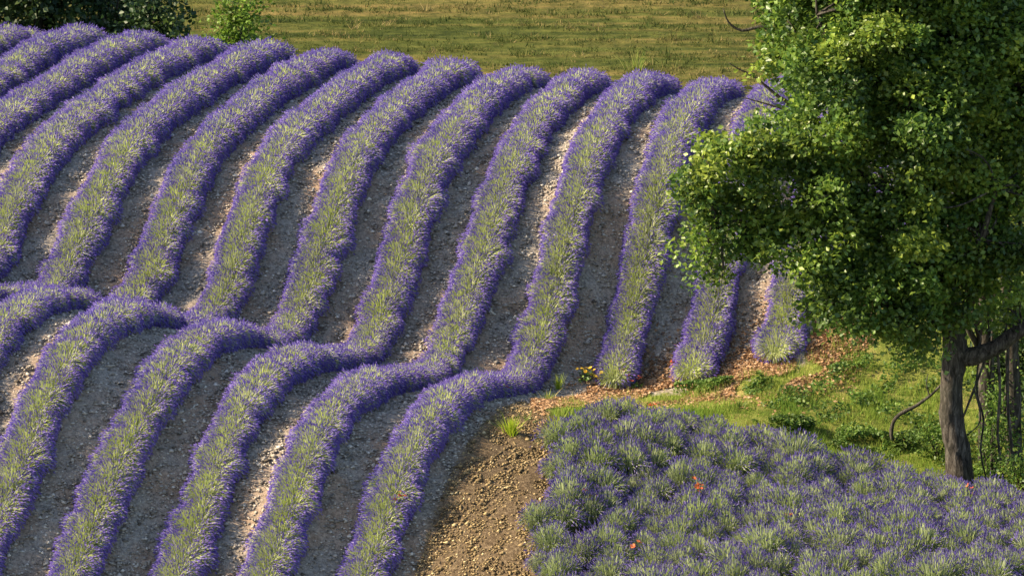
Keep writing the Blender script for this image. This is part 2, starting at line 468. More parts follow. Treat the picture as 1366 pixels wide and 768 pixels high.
at.data.foreach_set('value', sstep(0.6, 3.0, fy - brow(fx) - 0.8).astype(np.float32))
tag(put('ground', gme), kind='structure')

# ------------------------------------------------------------------ lavender
def lavender_meshes(name, seed, n, rx, ry, rz, fl, st, leaf, spike=(0.085, 0.024), stalk_w=0.011, flower_frac=1.0, up=0.85, foliage=130, along=0.3, across=0.3, boxy=False, ff=(0.32, 0.95)):
    """one bushy plant: (stalks and leaves, flower spikes)"""
    r = np.random.default_rng(seed)
    az = r.uniform(0, 2 * math.pi, n)
    cz = r.uniform(0.03, 1.0, n) ** up
    sz = np.sqrt(np.clip(1 - cz * cz, 0, 1))
    d = np.c_[np.cos(az) * sz, np.sin(az) * sz, cz]
    lump = 1 + 0.09 * np.sin(az * 3 + r.uniform(0, 6)) * sz + 0.08 * np.sin(az * 2 + r.uniform(0, 6))
    rad = lump * r.normal(0.97, 0.055, n)
    short = r.random(n) < 0.12
    rad[short] *= r.uniform(0.7, 0.9, short.sum())
    if boxy:
        flat = np.sqrt(d[:, 0] ** 2 + d[:, 2] ** 2)
        rad = rad * (flat / (np.abs(d[:, 0]) ** 2.9 + np.abs(d[:, 2]) ** 2.9) ** (1 / 2.9))
    tip = d * np.array([rx, ry, rz]) * rad[:, None]
    tip[:, 2] += 0.03
    base = np.c_[d[:, 0] * rx * across, d[:, 1] * ry * along, np.full(n, 0.02)] + r.normal(0, 0.02, (n, 3))
    base[:, 2] = np.abs(base[:, 2]) - 0.03
    mid = base * 0.42 + tip * 0.58 + np.c_[np.zeros(n), np.zeros(n), 0.05 + 0.10 * sz]
    ax_ = norm(tip - mid)
    side = norm(np.cross(ax_, r.standard_normal((n, 3))))
    w = stalk_w * r.uniform(0.7, 1.2, n)[:, None]
    v = np.stack([base - side * w * .5, base + side * w * .5, mid + side * w * .5, mid - side * w * .5, tip + side * w * .3, tip - side * w * .3], 1).reshape(-1, 3)
    i = np.arange(n)[:, None] * 6
    q = np.concatenate([i + np.array([[0, 1, 2, 3]]), i + np.array([[3, 2, 4, 5]])])
    rv = np.repeat(np.clip(r.normal(0.5, 0.25, n), 0, 1), 6)
    # leaves low in the plant
    m = foliage
    la = r.uniform(0, 2 * math.pi, m); lz = r.uniform(0.1, 1, m); ls = np.sqrt(1 - lz * lz * 0.9)
    ld = np.c_[np.cos(la) * ls, np.sin(la) * ls, lz]
    lt = ld * np.array([rx, ry, rz]) * r.uniform(0.45, 0.72, m)[:, None]
    lb = lt * 0.45
    lsd = norm(np.cross(lt - lb, r.standard_normal((m, 3)))) * 0.022
    lv = np.stack([lb, (lb + lt) / 2 + lsd, lt, (lb + lt) / 2 - lsd], 1).reshape(-1, 3)
    lq = np.arange(m)[:, None] * 4 + np.array([[0, 1, 2, 3]]) + len(v)
    fm = mesh(name + '_stalks', np.concatenate([v, lv]), [q, lq], [st, leaf], np.r_[np.zeros(len(q)), np.ones(len(lq))],
              np.r_[rv, np.repeat(r.random(m), 4)])
    # flower spikes
    out_ = np.clip(np.abs(tip[:, 0]) / rx, 0, 1) ** 1.5 if boxy else sz * sz
    has = r.random(n) < flower_frac * (ff[0] + ff[1] * out_)
    t, a, s1 = tip[has], ax_[has], side[has]
    k = len(t)
    s2 = np.cross(a, s1)
    L = spike[0] * r.uniform(0.65, 1.25, k)[:, None]; W = spike[1] * r.uniform(0.7, 1.25, k)[:, None]
    p0 = t - a * 0.01; p1 = t + a * L
    pm = t + a * L * 0.4
    fv = np.stack([p0, pm + s1 * W * .5, p1, pm - s1 * W * .5, p0, pm + s2 * W * .5, p1, pm - s2 * W * .5], 1).reshape(-1, 3)
    j = np.arange(k)[:, None] * 8
    fq = np.concatenate([j + np.array([[0, 1, 2, 3]]), j + np.array([[4, 5, 6, 7]])])
    fl_m = mesh(name + '_flowers', fv, [fq], [fl], None, np.repeat(np.clip(r.normal(0.5, 0.24, k), 0, 1), 8))
    return fm, fl_m

ROW_KINDS = [lavender_meshes('row_lavender', 100 + i, 1300, 0.50 + 0.025 * (i % 3), 0.55, 0.46 + 0.025 * (i % 2), M['flower'], M['stalk'], M['sage'], spike=(0.066, 0.018), stalk_w=0.0075, along=0.95, across=0.4, boxy=True, up=1.1) for i in range(10)]
SPARSE_KINDS = [lavender_meshes('sparse_lavender', 150 + i, 1050, 0.50, 0.50, 0.45, M['flower'], M['stalk'], M['sage'], spike=(0.066, 0.018), flower_frac=0.7, stalk_w=0.0085, along=0.9, across=0.4, boxy=True, up=1.1) for i in range(4)]

row_label = {
    0: 'short purple lavender row at the field corner under the dark trees',
    1: 'lavender row in front of the dark tree clump, outermost but one',
    2: 'long curving lavender row in front of the dark clump of trees',
    3: 'lavender row whose far end meets the dark trees behind the brow',
    4: 'lavender row whose far end stops in front of the bright green bush',
    5: 'lavender row whose far end stops just beside the bright green bush',
    6: 'sixth continuous lavender row from the bare brown soil strip, dipping at the hollow',
    7: 'fifth continuous lavender row from the bare brown soil strip, dipping at the hollow',
    8: 'fourth continuous lavender row from the bare brown soil strip, dipping at the hollow',
    9: 'third continuous lavender row from the bare brown soil strip, bending in the hollow',
    10: 'second continuous lavender row from the bare brown soil strip',
    11: 'long lavender row running right along the bare brown soil strip',
    12: 'lavender row on the slope starting behind the yellow and red flowers',
    13: 'lavender row with a bare green foot beside red poppies, half behind the tree',
    14: 'lavender row starting by orange poppies under the low tree branches',
    15: 'lavender row mostly hidden behind the big leafy tree crown',
}
row_rng = np.random.default_rng(21)
def left_limit(k):
    """where row k comes into the place the picture shows (a little beyond it)"""
    ys = np.arange(77.5, 118, 0.25)
    x = row_x(k, ys)
    ok = x > -(0.115 * ys * 1.06 + 0.9)
    return float(ys[np.argmax(ok)])
for k in range(0, 16):
    y0 = ROW_START.get(k, left_limit(k))
    y1 = 0
    for yy in np.arange(100, 122, 0.1):
        if yy < float(brow(np.array(row_x(k, yy)))) + 1.0:
            y1 = yy
    if y1 - y0 < 0.8:
        continue
    xm = row_x(k, y0)
    root = empty('lavender_row', (xm, y0, float(H(xm, y0))))
    tag(root, row_label[k], 'lavender row', 'lavender rows curving over the field')
    y = y0
    j = 0
    wave = row_rng.uniform(0, 6)
    while y < y1:
        x = row_x(k, y) + 0.02 * math.sin(y * 0.9 + wave) + row_rng.normal(0, 0.02)
        z = float(H(x, y))
        gxs = (float(H(x + 0.3, y)) - float(H(x - 0.3, y))) / 0.6
        gys = (float(H(x, y + 0.3)) - float(H(x, y - 0.3))) / 0.6
        low = y < 92 and k <= 11
        thin = (row_rng.random() < (0.12 if low else 0.06)) or (k >= 12 and j == 0)
        fm, fl = SPARSE_KINDS[row_rng.integers(4)] if thin else ROW_KINDS[row_rng.integers(10)]
        s = float(np.clip(row_rng.normal(1.0, 0.045), 0.88, 1.12)) * (1.0 + 0.03 * math.sin(y * 1.7 + wave * 2)) * (0.92 if low else 0.97) * (1 - 0.14 * math.exp(-((y - 92.3) / 2.2) ** 2))
        flip = math.pi if row_rng.random() < 0.5 else 0.0
        a = -math.atan(ROW_T) + row_rng.normal(0, 0.05) + flip
        o = put('plant', fm, root, (x - xm, y - y0, z - root.location.z), (0, 0, 0), (s, s, s * row_rng.normal(1.0, 0.05)))
        q = Vector((0, 0, 1)).rotation_difference(Vector((-gxs * 0.7, -gys * 0.7, 1.0)).normalized())
        from mathutils import Euler
        o.rotation_euler = (q @ Euler((0, 0, a)).to_quaternion()).to_euler()
        tag(put('flower_spikes', fl, o), kind='stuff')
        y += 0.30 * row_rng.uniform(0.85, 1.15)
        j += 1

# the dense block in front: single plants in close ranks
BLOCK_KINDS = [lavender_meshes('block_lavender', 300 + i, 640, 0.48, 0.48, 0.56, M['block_flower'], M['block_stalk'], M['sage'], spike=(0.065, 0.017),
               stalk_w=0.0095, along=0.5, across=0.5, flower_frac=(1.0, 0.9, 0.8, 1.1, 0.6, 0.95)[i], ff=(0.45, 0.55), up=0.55, foliage=170) for i in range(6)]
bx = np.random.default_rng(5)
count = 0
for r_ in range(0, 18):
    for c_ in range(0, 34):
        # ranks run along the block's far edge
        x = -1.2 + c_ * 0.60 + (r_ % 2) * 0.3 + bx.normal(0, 0.10)
        y = float(block_top(np.array(x))) - 0.35 - r_ * 0.64 + bx.normal(0, 0.10 if r_ else 0.04)
        if x < block_left(np.array(y)) + 0.25 or y < 78.2 or x > 0.117 * y + 0.9:
            continue
        z = float(H(x, y))
        root = empty('lavender_plant', (x, y, z), bx.uniform(0, 6.28))
        s = float(np.clip(bx.normal(1.0, 0.13), 0.7, 1.3))
        root.scale = (s, s, s * bx.normal(1.0, 0.08))
        if r_ == 0:
            lab = 'lavender plant in the farthest rank of the dense block, along the grass strip'
        elif x < block_left(np.array(y)) + 0.85:
            lab = 'lavender plant on the side of the dense block that faces the bare soil strip'
        elif x > 7.6 and r_ < 4:
            lab = 'lavender plant of the dense block close in front of the big trunk'
        else:
            lab = 'bushy lavender plant inside the dense block, with other lavender all round it'
        tag(root, lab, 'lavender', 'lavender plants of the dense block')
        fm, fl = BLOCK_KINDS[bx.integers(6)]
        put('foliage', fm, root)
        tag(put('flower_spikes', fl, root), kind='stuff')
        count += 1
print('block plants', count)

# ------------------------------------------------------------------ stones in the soil
def scatter_stones(name, x, y, size, seed, label, cat='stones', mat='stone'):
    r = np.random.default_rng(seed)
    n = len(x)
    # a lopsided eight-faced stone
    o = np.array([[1, 0, 0], [0, 1, 0], [-1, 0, 0], [0, -1, 0], [0, 0, 0.75], [0, 0, -0.5]], float)
    fc = np.array([[0, 1, 4], [1, 2, 4], [2, 3, 4], [3, 0, 4], [1, 0, 5], [2, 1, 5], [3, 2, 5], [0, 3, 5]])
    v = o[None] * (1 + 0.28 * r.standard_normal((n, 6, 1))) * size[:, None, None] * np.array([1, 0.8, 0.7])
    a = r.uniform(0, 6.28, n); ca, sa = np.cos(a)[:, None], np.sin(a)[:, None]
    vx = v[..., 0] * ca - v[..., 1] * sa; vy = v[..., 0] * sa + v[..., 1] * ca
    z = H(x, y)
    w = np.stack([vx + x[:, None], vy + y[:, None], v[..., 2] + z[:, None] + size[:, None] * 0.12], -1)
    f = (np.arange(n)[:, None, None] * 6 + fc[None]).reshape(-1, 3)
    me = mesh(name, w.reshape(-1, 3), [f], [M[mat]], None, np.repeat(np.clip(r.normal(0.5, 0.23, n), 0, 1), 6))
    return tag(put(name, me), label, cat, None, 'stuff')

sr = np.random.default_rng(11)
n = 260000
x = sr.uniform(-15, 10, n); y = sr.uniform(78, 112, n)
u = row_index(x, y)
fr = np.abs(u - np.round(u))
keep = (np.abs(x) < 0.117 * y + 0.8) & (y < brow(x) + 0.5)
inrow = (fr < 0.2) & (u < 15.4) & ~((y < 94) & (u > 11.5))
keep &= ~inrow & (turf_amount(x, y) < 0.25) & ~((y < block_top(x)) & (x > block_left(y) + 0.2)) & (u < 16.5)
x, y = x[keep], y[keep]
on_strip = (row_index(x, y) > 11.5) & (y < 89.5)
cx_, cy_ = x[on_strip], y[on_strip]
x, y = x[~on_strip], y[~on_strip]
scatter_stones('soil_clods', np.r_[cx_, cx_ + 0.05], np.r_[cy_, cy_ + 0.09], np.clip(sr.lognormal(-3.75, 0.42, 2 * len(cx_)), 0.01, 0.075), 13, 'brown clods and dry crumbs on the bare soil strip', 'clods', 'clod')
print('stones', len(x))
scatter_stones('soil_stones', x, y, np.clip(sr.lognormal(-3.52, 0.45, len(x)), 0.012, 0.085), 12, 'small pale stones strewn over the soil between the lavender rows')

# ------------------------------------------------------------------ grass
def blades(name, x, y, h, w, mat, seed, label, cat, rv=None, lean=0.5, z=None):
    r = np.random.default_rng(seed)
    n = len(x)
    if z is None:
        z = H(x, y)
    a = r.uniform(0, 6.28, n); l = np.abs(r.normal(0, lean, n)) * h
    b = r.uniform(0, 6.28, n)
    dx, dy = np.cos(a) * w / 2, np.sin(a) * w / 2
    p = np.c_[x, y, z - 0.01]
    t = np.c_[x + np.cos(b) * l, y + np.sin(b) * l, z + h]
    v = np.stack([p + np.c_[dx, dy, 0 * dx], p - np.c_[dx, dy, 0 * dx], t], 1).reshape(-1, 3)
    if rv is None:
        rv = np.clip(r.normal(0.45, 0.25, n), 0, 1)
    me = mesh(name, v, [np.arange(3 * n).reshape(n, 3)], [M[mat]], None, np.repeat(rv, 3))
    return tag(put(name, me), label, cat, None, 'stuff')

def blotch(x, y, s, seed):
    """smooth pseudo-noise about 0..1"""
    r = np.random.default_rng(seed)
    t = np.zeros(len(x))
    for k in range(6):
        a = r.uniform(0, 6.28); f = s * r.uniform(0.6, 1.9)
        t += np.sin((x * math.cos(a) + y * math.sin(a)) * f + r.uniform(0, 6.28))
    return 0.5 + t / 7.0

gr = np.random.default_rng(31)
n = 170000
x = gr.uniform(0, 13, n); y = gr.uniform(84, 103, n)
t = turf_amount(x, y)
b1 = blotch(x, y, 1.6, 1)
keep = (t > 0.3) & (gr.random(n) < t * (0.3 + 0.9 * b1)) & ((np.abs(x) < 0.117 * y + 1.0))
x, y, b1 = x[keep], y[keep], b1[keep]
print('meadow blades', len(x))
dry = np.clip(0.55 * sstep(-4.0, 0.5, y - strip_far(x)) + 0.32 * sstep(4, 1, x), 0, 1)
rv = np.clip(gr.normal(0.30, 0.16, len(x)) + dry * 0.5 + (0.5 - b1) * 0.5, 0, 1)
blades('meadow_grass', x, y, gr.uniform(0.05, 0.20, len(x)) * (0.35 + 1.3 * np.clip(blotch(x, y, 4.0, 17), 0, 1) ** 1.5), gr.uniform(0.010, 0.022, len(x)), 'grass', 32,
       'sunlit green and straw grass strip around the big tree', 'grass', rv)

# mown hay meadow beyond the brow
nc = 21000
cx_ = gr.uniform(-22, 22, nc); cy_ = gr.uniform(120, 166, nc)
swath = 0.5 + 0.5 * np.sin((cy_ - cx_ * 0.02 + 0.6 * np.sin(cx_ * 0.25) + 0.3 * np.sin(cx_ * 1.1)) * 2 * math.pi / 2.3)
patch = np.clip(blotch(cx_ * 0.5, cy_ * 1.2, 2.6, 3), 0, 1)
keep = (np.abs(cx_) < 0.117 * cy_ + 1.5) & (gr.random(nc) < 0.30 + 0.7 * swath)
cx_, cy_, swath, patch = cx_[keep], cy_[keep], swath[keep], patch[keep]
per = 9
tone = np.clip(gr.normal(0.34, 0.24, len(cx_)) + 0.55 * (patch - 0.45) + 0.12 * (swath - 0.5), 0, 1)
tall = gr.lognormal(0, 0.45, len(cx_)) * (0.7 + 0.5 * swath)
x = np.repeat(cx_, per) + gr.normal(0, 0.13, len(cx_) * per); y = np.repeat(cy_, per) + gr.normal(0, 0.10, len(cx_) * per)
rv = np.clip(np.repeat(tone, per) + gr.normal(0, 0.12, len(x)), 0, 1)
blades('hay_stubble', x, y, gr.uniform(0.05, 0.12, len(x)) * np.repeat(tall, per), gr.uniform(0.02, 0.05, len(x)), 'stubble', 33,
       'mown hay meadow with straw swaths beyond the lavender field', 'stubble', rv, 0.8)

# dry leaves along the upper edge of the strip
n = 34000
x = gr.uniform(0.4, 8.2, n); y = strip_far(x) + gr.normal(-0.1, 1.0, n)
b3 = blotch(x, y, 2.2, 4)
keep = (b3 > 0.36) & (gr.random(n) < 0.85)
x, y = x[keep], y[keep]
def flat_leaves(name, x, y, size, mat, seed, label, cat, lift=0.03, tilt=0.5):
    r = np.random.default_rng(seed)
    n = len(x)
    p = np.c_[x, y, H(x, y) + lift * r.uniform(0.4, 1.4, n)]
    a = r.uniform(0, 6.28, n)
    d = norm(np.c_[np.cos(a), np.sin(a), r.normal(0, tilt, n)])
    s = norm(np.cross(d, np.c_[r.normal(0, tilt, n), r.normal(0, tilt, n), np.ones(n)]))
    L = size[:, None]
    up_ = np.cross(s, d) * L * 0.12
    v = np.stack([p - d * L * .5, p + s * L * .33 + up_, p + d * L * .5, p - s * L * .33 + up_], 1).reshape(-1, 3)
    f = (np.arange(n)[:, None, None] * 4 + np.array([[[0, 1, 2], [0, 2, 3]]])).reshape(-1, 3)
    me = mesh(name, v, [f], [M[mat]], None, np.repeat(np.clip(r.normal(0.5, 0.25, n), 0, 1), 4))
    return tag(put(name, me), label, cat, None, 'stuff')
flat_leaves('leaf_litter', x, y, gr.uniform(0.05, 0.12, len(x)), 'litter', 41, 'brown dry leaves and clods along the foot of the slope', 'leaves', 0.035)

# leafy ground cover near the tree foot
n = 15000
ang = gr.uniform(0, 6.28, n); rad = np.sqrt(gr.random(n))
spots = [(1120, 590, 1.3, 0.7), (1180, 600, 1.1, 0.8), (1230, 590, 1.2, 0.9), (1330, 630, 1.3, 0.9), (1060, 575, 0.9, 0.5), (1150, 560, 2.2, 1.2), (1090, 530, 1.6, 1.0), (960, 520, 1.0, 0.5), (1180, 500, 1.4, 0.9)]
xs, ys_ = [], []
for (px, py, ra, rb) in spots:
    c = ground_spot(px, py)
    m = n // len(spots)
    a = gr.uniform(0, 6.28, m); q = np.sqrt(gr.random(m))
    xs.append(c[0] + np.cos(a) * q * ra); ys_.append(c[1] + np.sin(a) * q * rb)
x = np.concatenate(xs); y = np.concatenate(ys_)
k = (y > block_top(x) + 0.1) & (blotch(x, y, 3.4, 19) > 0.47)
x, y = x[k], y[k]
hh = 0.05 + 0.26 * np.clip(blotch(x, y, 3.0, 9), 0, 1)
r_ = np.random.default_rng(51)
nn = len(x)
p = np.c_[x, y, H(x, y) + hh * np.sqrt(r_.random(nn))]
def leaf_cloud(name, p, size, mat, seed, outward=None, flat=0.6, rv=None):
    """many folded leaves at the points p"""
    r = np.random.default_rng(seed)
    n = len(p)
    a = r.standard_normal((n, 3)); a[:, 2] = a[:, 2] * 0.6 - 0.15
    if outward is not None:
        a += outward * 0.8
    d = norm(a)
    nrm = r.standard_normal((n, 3)) * 0.75 + np.array([0, 0, flat])
    s = norm(np.cross(d, nrm)); u_ = np.cross(s, d)
    L = (size * r.uniform(0.7, 1.25, n))[:, None]
    v = np.stack([p - d * L * .5, p + s * L * .36 + u_ * L * .14 + d * L * .05, p + d * L * .5, p - s * L * .36 + u_ * L * .14 + d * L * .05], 1).reshape(-1, 3)
    f = (np.arange(n)[:, None, None] * 4 + np.array([[[0, 1, 2], [0, 2, 3]]])).reshape(-1, 3)
    if rv is None:
        rv = np.clip(r.normal(0.5, 0.24, n), 0, 1)
    return mesh(name, v, [f], [M[mat]], None, np.repeat(rv, 4))
tag(put('ground_cover', leaf_cloud('ground_cover', p, 0.085, 'weed', 52)), 'leafy green ground cover around the foot of the tree', 'ground cover', None, 'stuff')

# ------------------------------------------------------------------ trees
def crown(name, lobes, per_m3, mat, seed, leaf=0.10, spray=13, clump=0.20, hollow=0.35, boss=0.34):
    """lobes: (centre, radii). Each lobe carries leafy bosses at its branch ends, with a thinner fill between them."""
    r = np.random.default_rng(seed)
    pts, outs, rvs, twig_ends = [], [], [], []
    for c, rr in lobes:
        c = np.array(c); rr = np.array(rr)
        vol = 4.19 * rr[0] * rr[1] * rr[2]
        nl = max(60, int(vol * per_m3 * spray))
        nb = max(7, int(2.1 * (rr[0] * rr[1] * rr[2]) ** (2 / 3) / boss ** 2))
        d = norm(r.standard_normal((nb, 3)))
        bc = c + d * rr * r.uniform(0.62, 1.08, nb)[:, None]
        bs = boss * r.uniform(0.6, 1.35, nb)
        twig_ends.append(bc)
        nb_l = int(nl * 0.78)
        pick = r.choice(nb, nb_l, p=bs ** 2 / (bs ** 2).sum())
        e = norm(r.standard_normal((nb_l, 3)) + np.array([0, 0, 0.45]))
        q = r.uniform(0.35, 1.0, nb_l) ** 0.55 * (1 + 0.16 * r.standard_normal(nb_l))
        p1 = bc[pick] + e * (bs[pick] * q)[:, None] * np.array([1.1, 1.1, 0.78])
        n2 = nl - nb_l
        d2 = norm(r.standard_normal((n2, 3)))
        p2 = c + d2 * rr * (r.uniform(hollow, 1, n2) ** 0.6)[:, None]
        pts += [p1, p2]; outs += [e, d2]
        tone = np.clip(r.normal(0.5, 0.16, nb), 0, 1)
        rvs += [np.clip(tone[pick] + r.normal(0, 0.17, nb_l), 0, 1), np.clip(r.normal(0.4, 0.2, n2), 0, 1)]
    return leaf_cloud(name, np.concatenate(pts), leaf, mat, seed + 1, np.concatenate(outs), 0.5, np.concatenate(rvs)), twig_ends

def lobes_at(spec):
    """spec: (px, py, y, rx, rz, ry) with radii in metres"""
    return [(place(a, b, c), (d, f, e)) for (a, b, c, d, e, f) in spec]

# the big tree: curved trunk, heavy side limb, crown reaching over the field
TY = 86.9
tb = ground_spot(1282, 648)
TY = float(tb[1])
big = empty('leafy_tree', tuple(tb))
tag(big, 'big leafy tree with dark curved trunk, its crown hanging over the lavender rows', 'tree')
off = np.array(tb)
def rel(pts, o):
    return [np.array(p_) - o for p_ in pts]
trunk_pts = [tb - np.array([0, 0, 0.25]), place(1279, 610, TY), place(1270, 560, TY), place(1269, 510, TY), place(1274, 470, TY), place(1270, 425, TY + 0.1), place(1255, 370, TY + 0.2), place(1240, 300, TY + 0.3), place(1225, 220, TY + 0.3), place(1215, 120, TY + 0.4), place(1210, 20, TY + 0.4)]
put('trunk', tubes_mesh('big_trunk', [(rel(trunk_pts, off), [0.34, 0.27, 0.245, 0.23, 0.26, 0.24, 0.20, 0.17, 0.14, 0.10, 0.06], 12, 0.05, 3)], M['bark']), big)
limbs = [
    ([place(1278, 475, TY), place(1300, 474, TY - .1), place(1330, 462, TY - .2), place(1366, 436, TY - .3), place(1410, 410, TY - .4), place(1450, 350, TY - .4)], [0.22, 0.20, 0.17, 0.15, 0.12, 0.07]),
    ([place(1262, 400, TY), place(1215, 350, TY - .3), place(1150, 320, TY - .7), place(1080, 300, TY - 1.0), place(1010, 290, TY - 1.3), place(960, 300, TY - 1.4)], [0.17, 0.13, 0.10, 0.075, 0.05, 0.02]),
    ([place(1245, 320, TY), place(1180, 250, TY - .2), place(1110, 220, TY - .6), place(1040, 200, TY - .9), place(970, 200, TY - 1.1)], [0.15, 0.11, 0.085, 0.055, 0.02]),
    ([place(1235, 270, TY), place(1270, 190, TY + .3), place(1300, 100, TY + .5), place(1320, 10, TY + .6)], [0.14, 0.10, 0.07, 0.03]),
    ([place(1225, 200, TY), place(1170, 130, TY), place(1120, 80, TY - .2), place(1090, 20, TY - .3)], [0.12, 0.09, 0.06, 0.02]),
    ([place(1268, 430, TY), place(1225, 415, TY - .6), place(1170, 400, TY - 1.2), place(1110, 400, TY - 1.7)], [0.10, 0.075, 0.05, 0.02]),
    ([place(1272, 440, TY), place(1300, 390, TY - .5), place(1310, 320, TY - .9), place(1330, 250, TY - 1.1)], [0.12, 0.09, 0.07, 0.03]),
]
for i, (pp, rr) in enumerate(limbs):
    put('limb', tubes_mesh('big_limb', [(rel(pp, off), rr, 8, 0.05, 10 + i)], M['bark']), big)
lobe_spec = [
    (975, 225, TY - 1.2, 0.85, 0.75, 0.9), (945, 265, TY - 1.3, 0.60, 0.60, 0.8), (940, 325, TY - 1.4, 0.45, 0.62, 0.6), (985, 300, TY - 1.2, 0.75, 0.75, 0.9),
    (1035, 185, TY - 0.9, 0.85, 0.65, 1.0), (1060, 255, TY - 1.2, 0.95, 0.80, 1.1), (1050, 330, TY - 1.4, 0.85, 0.60, 1.0), (1110, 310, TY - 1.2, 1.0, 0.95, 1.2),
    (1100, 390, TY - 1.5, 0.70, 0.55, 0.9), (1160, 400, TY - 1.3, 1.1, 0.85, 1.2), (1225, 420, TY - 1.2, 0.75, 0.60, 1.0), (1110, 170, TY - 0.7, 1.05, 0.95, 1.3),
    (1180, 240, TY - 0.6, 1.4, 1.2, 1.6), (1210, 340, TY - 0.8, 1.2, 1.1, 1.5), (1140, 75, TY - 0.2, 1.25, 0.95, 1.5), (1230, 130, TY, 1.5, 1.3, 1.8),
    (1290, 210, TY + 0.1, 1.2, 1.1, 1.6), (1290, 320, TY - 0.3, 0.95, 0.85, 1.2), (1180, 0, TY + 0.2, 1.5, 1.0, 1.7), (1290, 50, TY + 0.3, 1.5, 1.2, 1.8),
    (1350, 120, TY + 0.3, 1.1, 1.2, 1.5), (1200, -110, TY + .2, 2.2, 1.6, 2.2), (1340, 380, TY - 0.4, 0.5, 0.4, 0.7), (1290, 395, TY - 0.6, 0.6, 0.4, 0.8), (1225, 450, TY - 1.0, 0.55, 0.35, 0.8), (925, 250, TY - 1.4, 0.35, 0.35, 0.5), (955, 365, TY - 1.4, 0.3, 0.3, 0.4), (1335, 425, TY + 0.5, 0.5, 0.35, 0.8), (1375, 300, TY - 0.2, 0.9, 0.9, 1.2), (1090, 420, TY - 1.5, 0.35, 0.3, 0.5), (1375, 40, TY + .2, 1.0, 1.0, 1.3), (1380, 180, TY, 0.9, 1.0, 1.3),
]
cm, tw = crown('big_crown', lobes_at(lobe_spec), 76, 'oak', 61, 0.122, 13, 0.17, boss=0.40)
co = put('crown', cm, big)
cm.vertices.foreach_get('co', (buf := np.empty(len(cm.vertices) * 3, np.float32)))
cm.vertices.foreach_set('co', (buf.reshape(-1, 3) - off.astype(np.float32)).ravel())
# twigs from limbs into the lobes
tr_ = np.random.default_rng(77)
tspecs = []
limb_pts = np.concatenate([np.array(l[0]) for l in limbs] + [np.array(trunk_pts[5:])])
for (c, rr), ends in zip(lobes_at(lobe_spec), tw):
    for e in ends[tr_.choice(len(ends), min(9, len(ends)), replace=False)]:
        st = limb_pts[np.argmin(((limb_pts - e) ** 2).sum(1))]
        md = (st + e) / 2 + tr_.normal(0, 0.15, 3) + np.array([0, 0, 0.12])
        tspecs.append((rel([st, md, e], off), [0.03, 0.018, 0.006], 5, 0.0, 1))
tw_o = put('twigs', tubes_mesh('big_twigs', tspecs, M['bark']), big)
tag(tw_o, kind='stuff')

def simple_tree(name, label, cat, base, trunk, radii, lobe_spec, density, mat, seed, leaf, spray, clump, limbs_=(), group=None, hollow=0.35, bare=()):
    base = np.array(base)
    root = empty(name, tuple(base))
    tag(root, label, cat, group)
    put('trunk', tubes_mesh(name + '_trunk', [(rel(trunk, base), radii, 9, 0.06, seed)], M['bark']), root)
    lb = lobes_at(lobe_spec)
    for i, (c, rr) in enumerate(lb):
        st = np.array(trunk[min(len(trunk) - 1, 1 + i % max(1, len(trunk) - 1))])
        md = (st + c) / 2 + np.array([0, 0, 0.1])
        put('limb', tubes_mesh(name + '_limb', [(rel([st, md, c], base), [radii[-1] * 1.2, radii[-1] * 0.8, 0.015], 6, 0.05, seed + i)], M['bark']), root)
    for i, (pp, rr) in enumerate(bare):
        put('bare_branch', tubes_mesh(name + '_bare', [(rel(pp, base), rr, 6, 0.04, seed + 50 + i)], M['bark']), root)
    cm, _ = crown(name + '_crown', lb, density, mat, seed, leaf, spray, clump, hollow)
    b_ = np.empty(len(cm.vertices) * 3, np.float32)
    cm.vertices.foreach_get('co', b_)
    cm.vertices.foreach_set('co', (b_.reshape(-1, 3) - base.astype(np.float32)).ravel())
    put('crown', cm, root)
    return root

# slimmer tree standing behind, its bare twigs reaching out over the meadow
by = TY + 2.0
bp = np.array((place(1318, 600, by)[0], by, float(H(place(1318, 600, by)[0], by))))
simple_tree('leafy_tree', 'darker leafy tree behind the big one, with bare twigs reaching over the meadow', 'tree', bp,
            [bp - np.array([0, 0, .2]), place(1315, 480, by), place(1305, 330, by), place(1260, 180, by), place(1180, 90, by), place(1110, 50, by)], [0.2, 0.17, 0.16, 0.14, 0.10, 0.06],
            [(1050, 25, by - 1.0, 0.65, 0.7, 1.0), (1095, 70, by - 1.4, 0.75, 0.7, 1.0), (1032, 78, by - .6, 0.4, 0.45, 0.8), (1040, -50, by - 1.2, 0.9, 0.7, 1.2), (1100, -90, by - 1.5, 1.6, 1.0, 1.6), (1060, 40, by, 0.8, 0.7, 1.0), (1045, 90, by, 0.5, 0.45, 0.8), (1080, 118, by, 0.5, 0.45, 0.8), (1085, 0, by, 1.0, 0.8, 1.2), (1120, 60, by, 1.2, 0.9, 1.4), (1190, 30, by, 1.4, 1.1, 1.5),
             (1270, 0, by, 1.5, 1.2, 1.6), (1340, 40, by, 1.3, 1.2, 1.5), (1050, -60, by, 1.2, 0.9, 1.3), (1230, 110, by, 1.2, 1.2, 1.4)],
            40, 'oak', 81, 0.13, 12, 0.18,
            bare=[([place(1060, 60, by), place(1020, 37, by), place(990, 41, by), place(972, 30, by), place(965, 12, by)], [0.05, 0.04, 0.03, 0.022, 0.012]),
                  ([place(1022, 36, by), place(1012, 18, by), place(1000, 5, by)], [0.03, 0.02, 0.01]),
                  ([place(1075, 150, by), place(1040, 130, by), place(1008, 104, by), place(985, 92, by), place(972, 84, by)], [0.05, 0.04, 0.026, 0.016, 0.008]),
                  ([place(1060, 150, by), place(1020, 138, by), place(990, 130, by)], [0.03, 0.02, 0.008])])

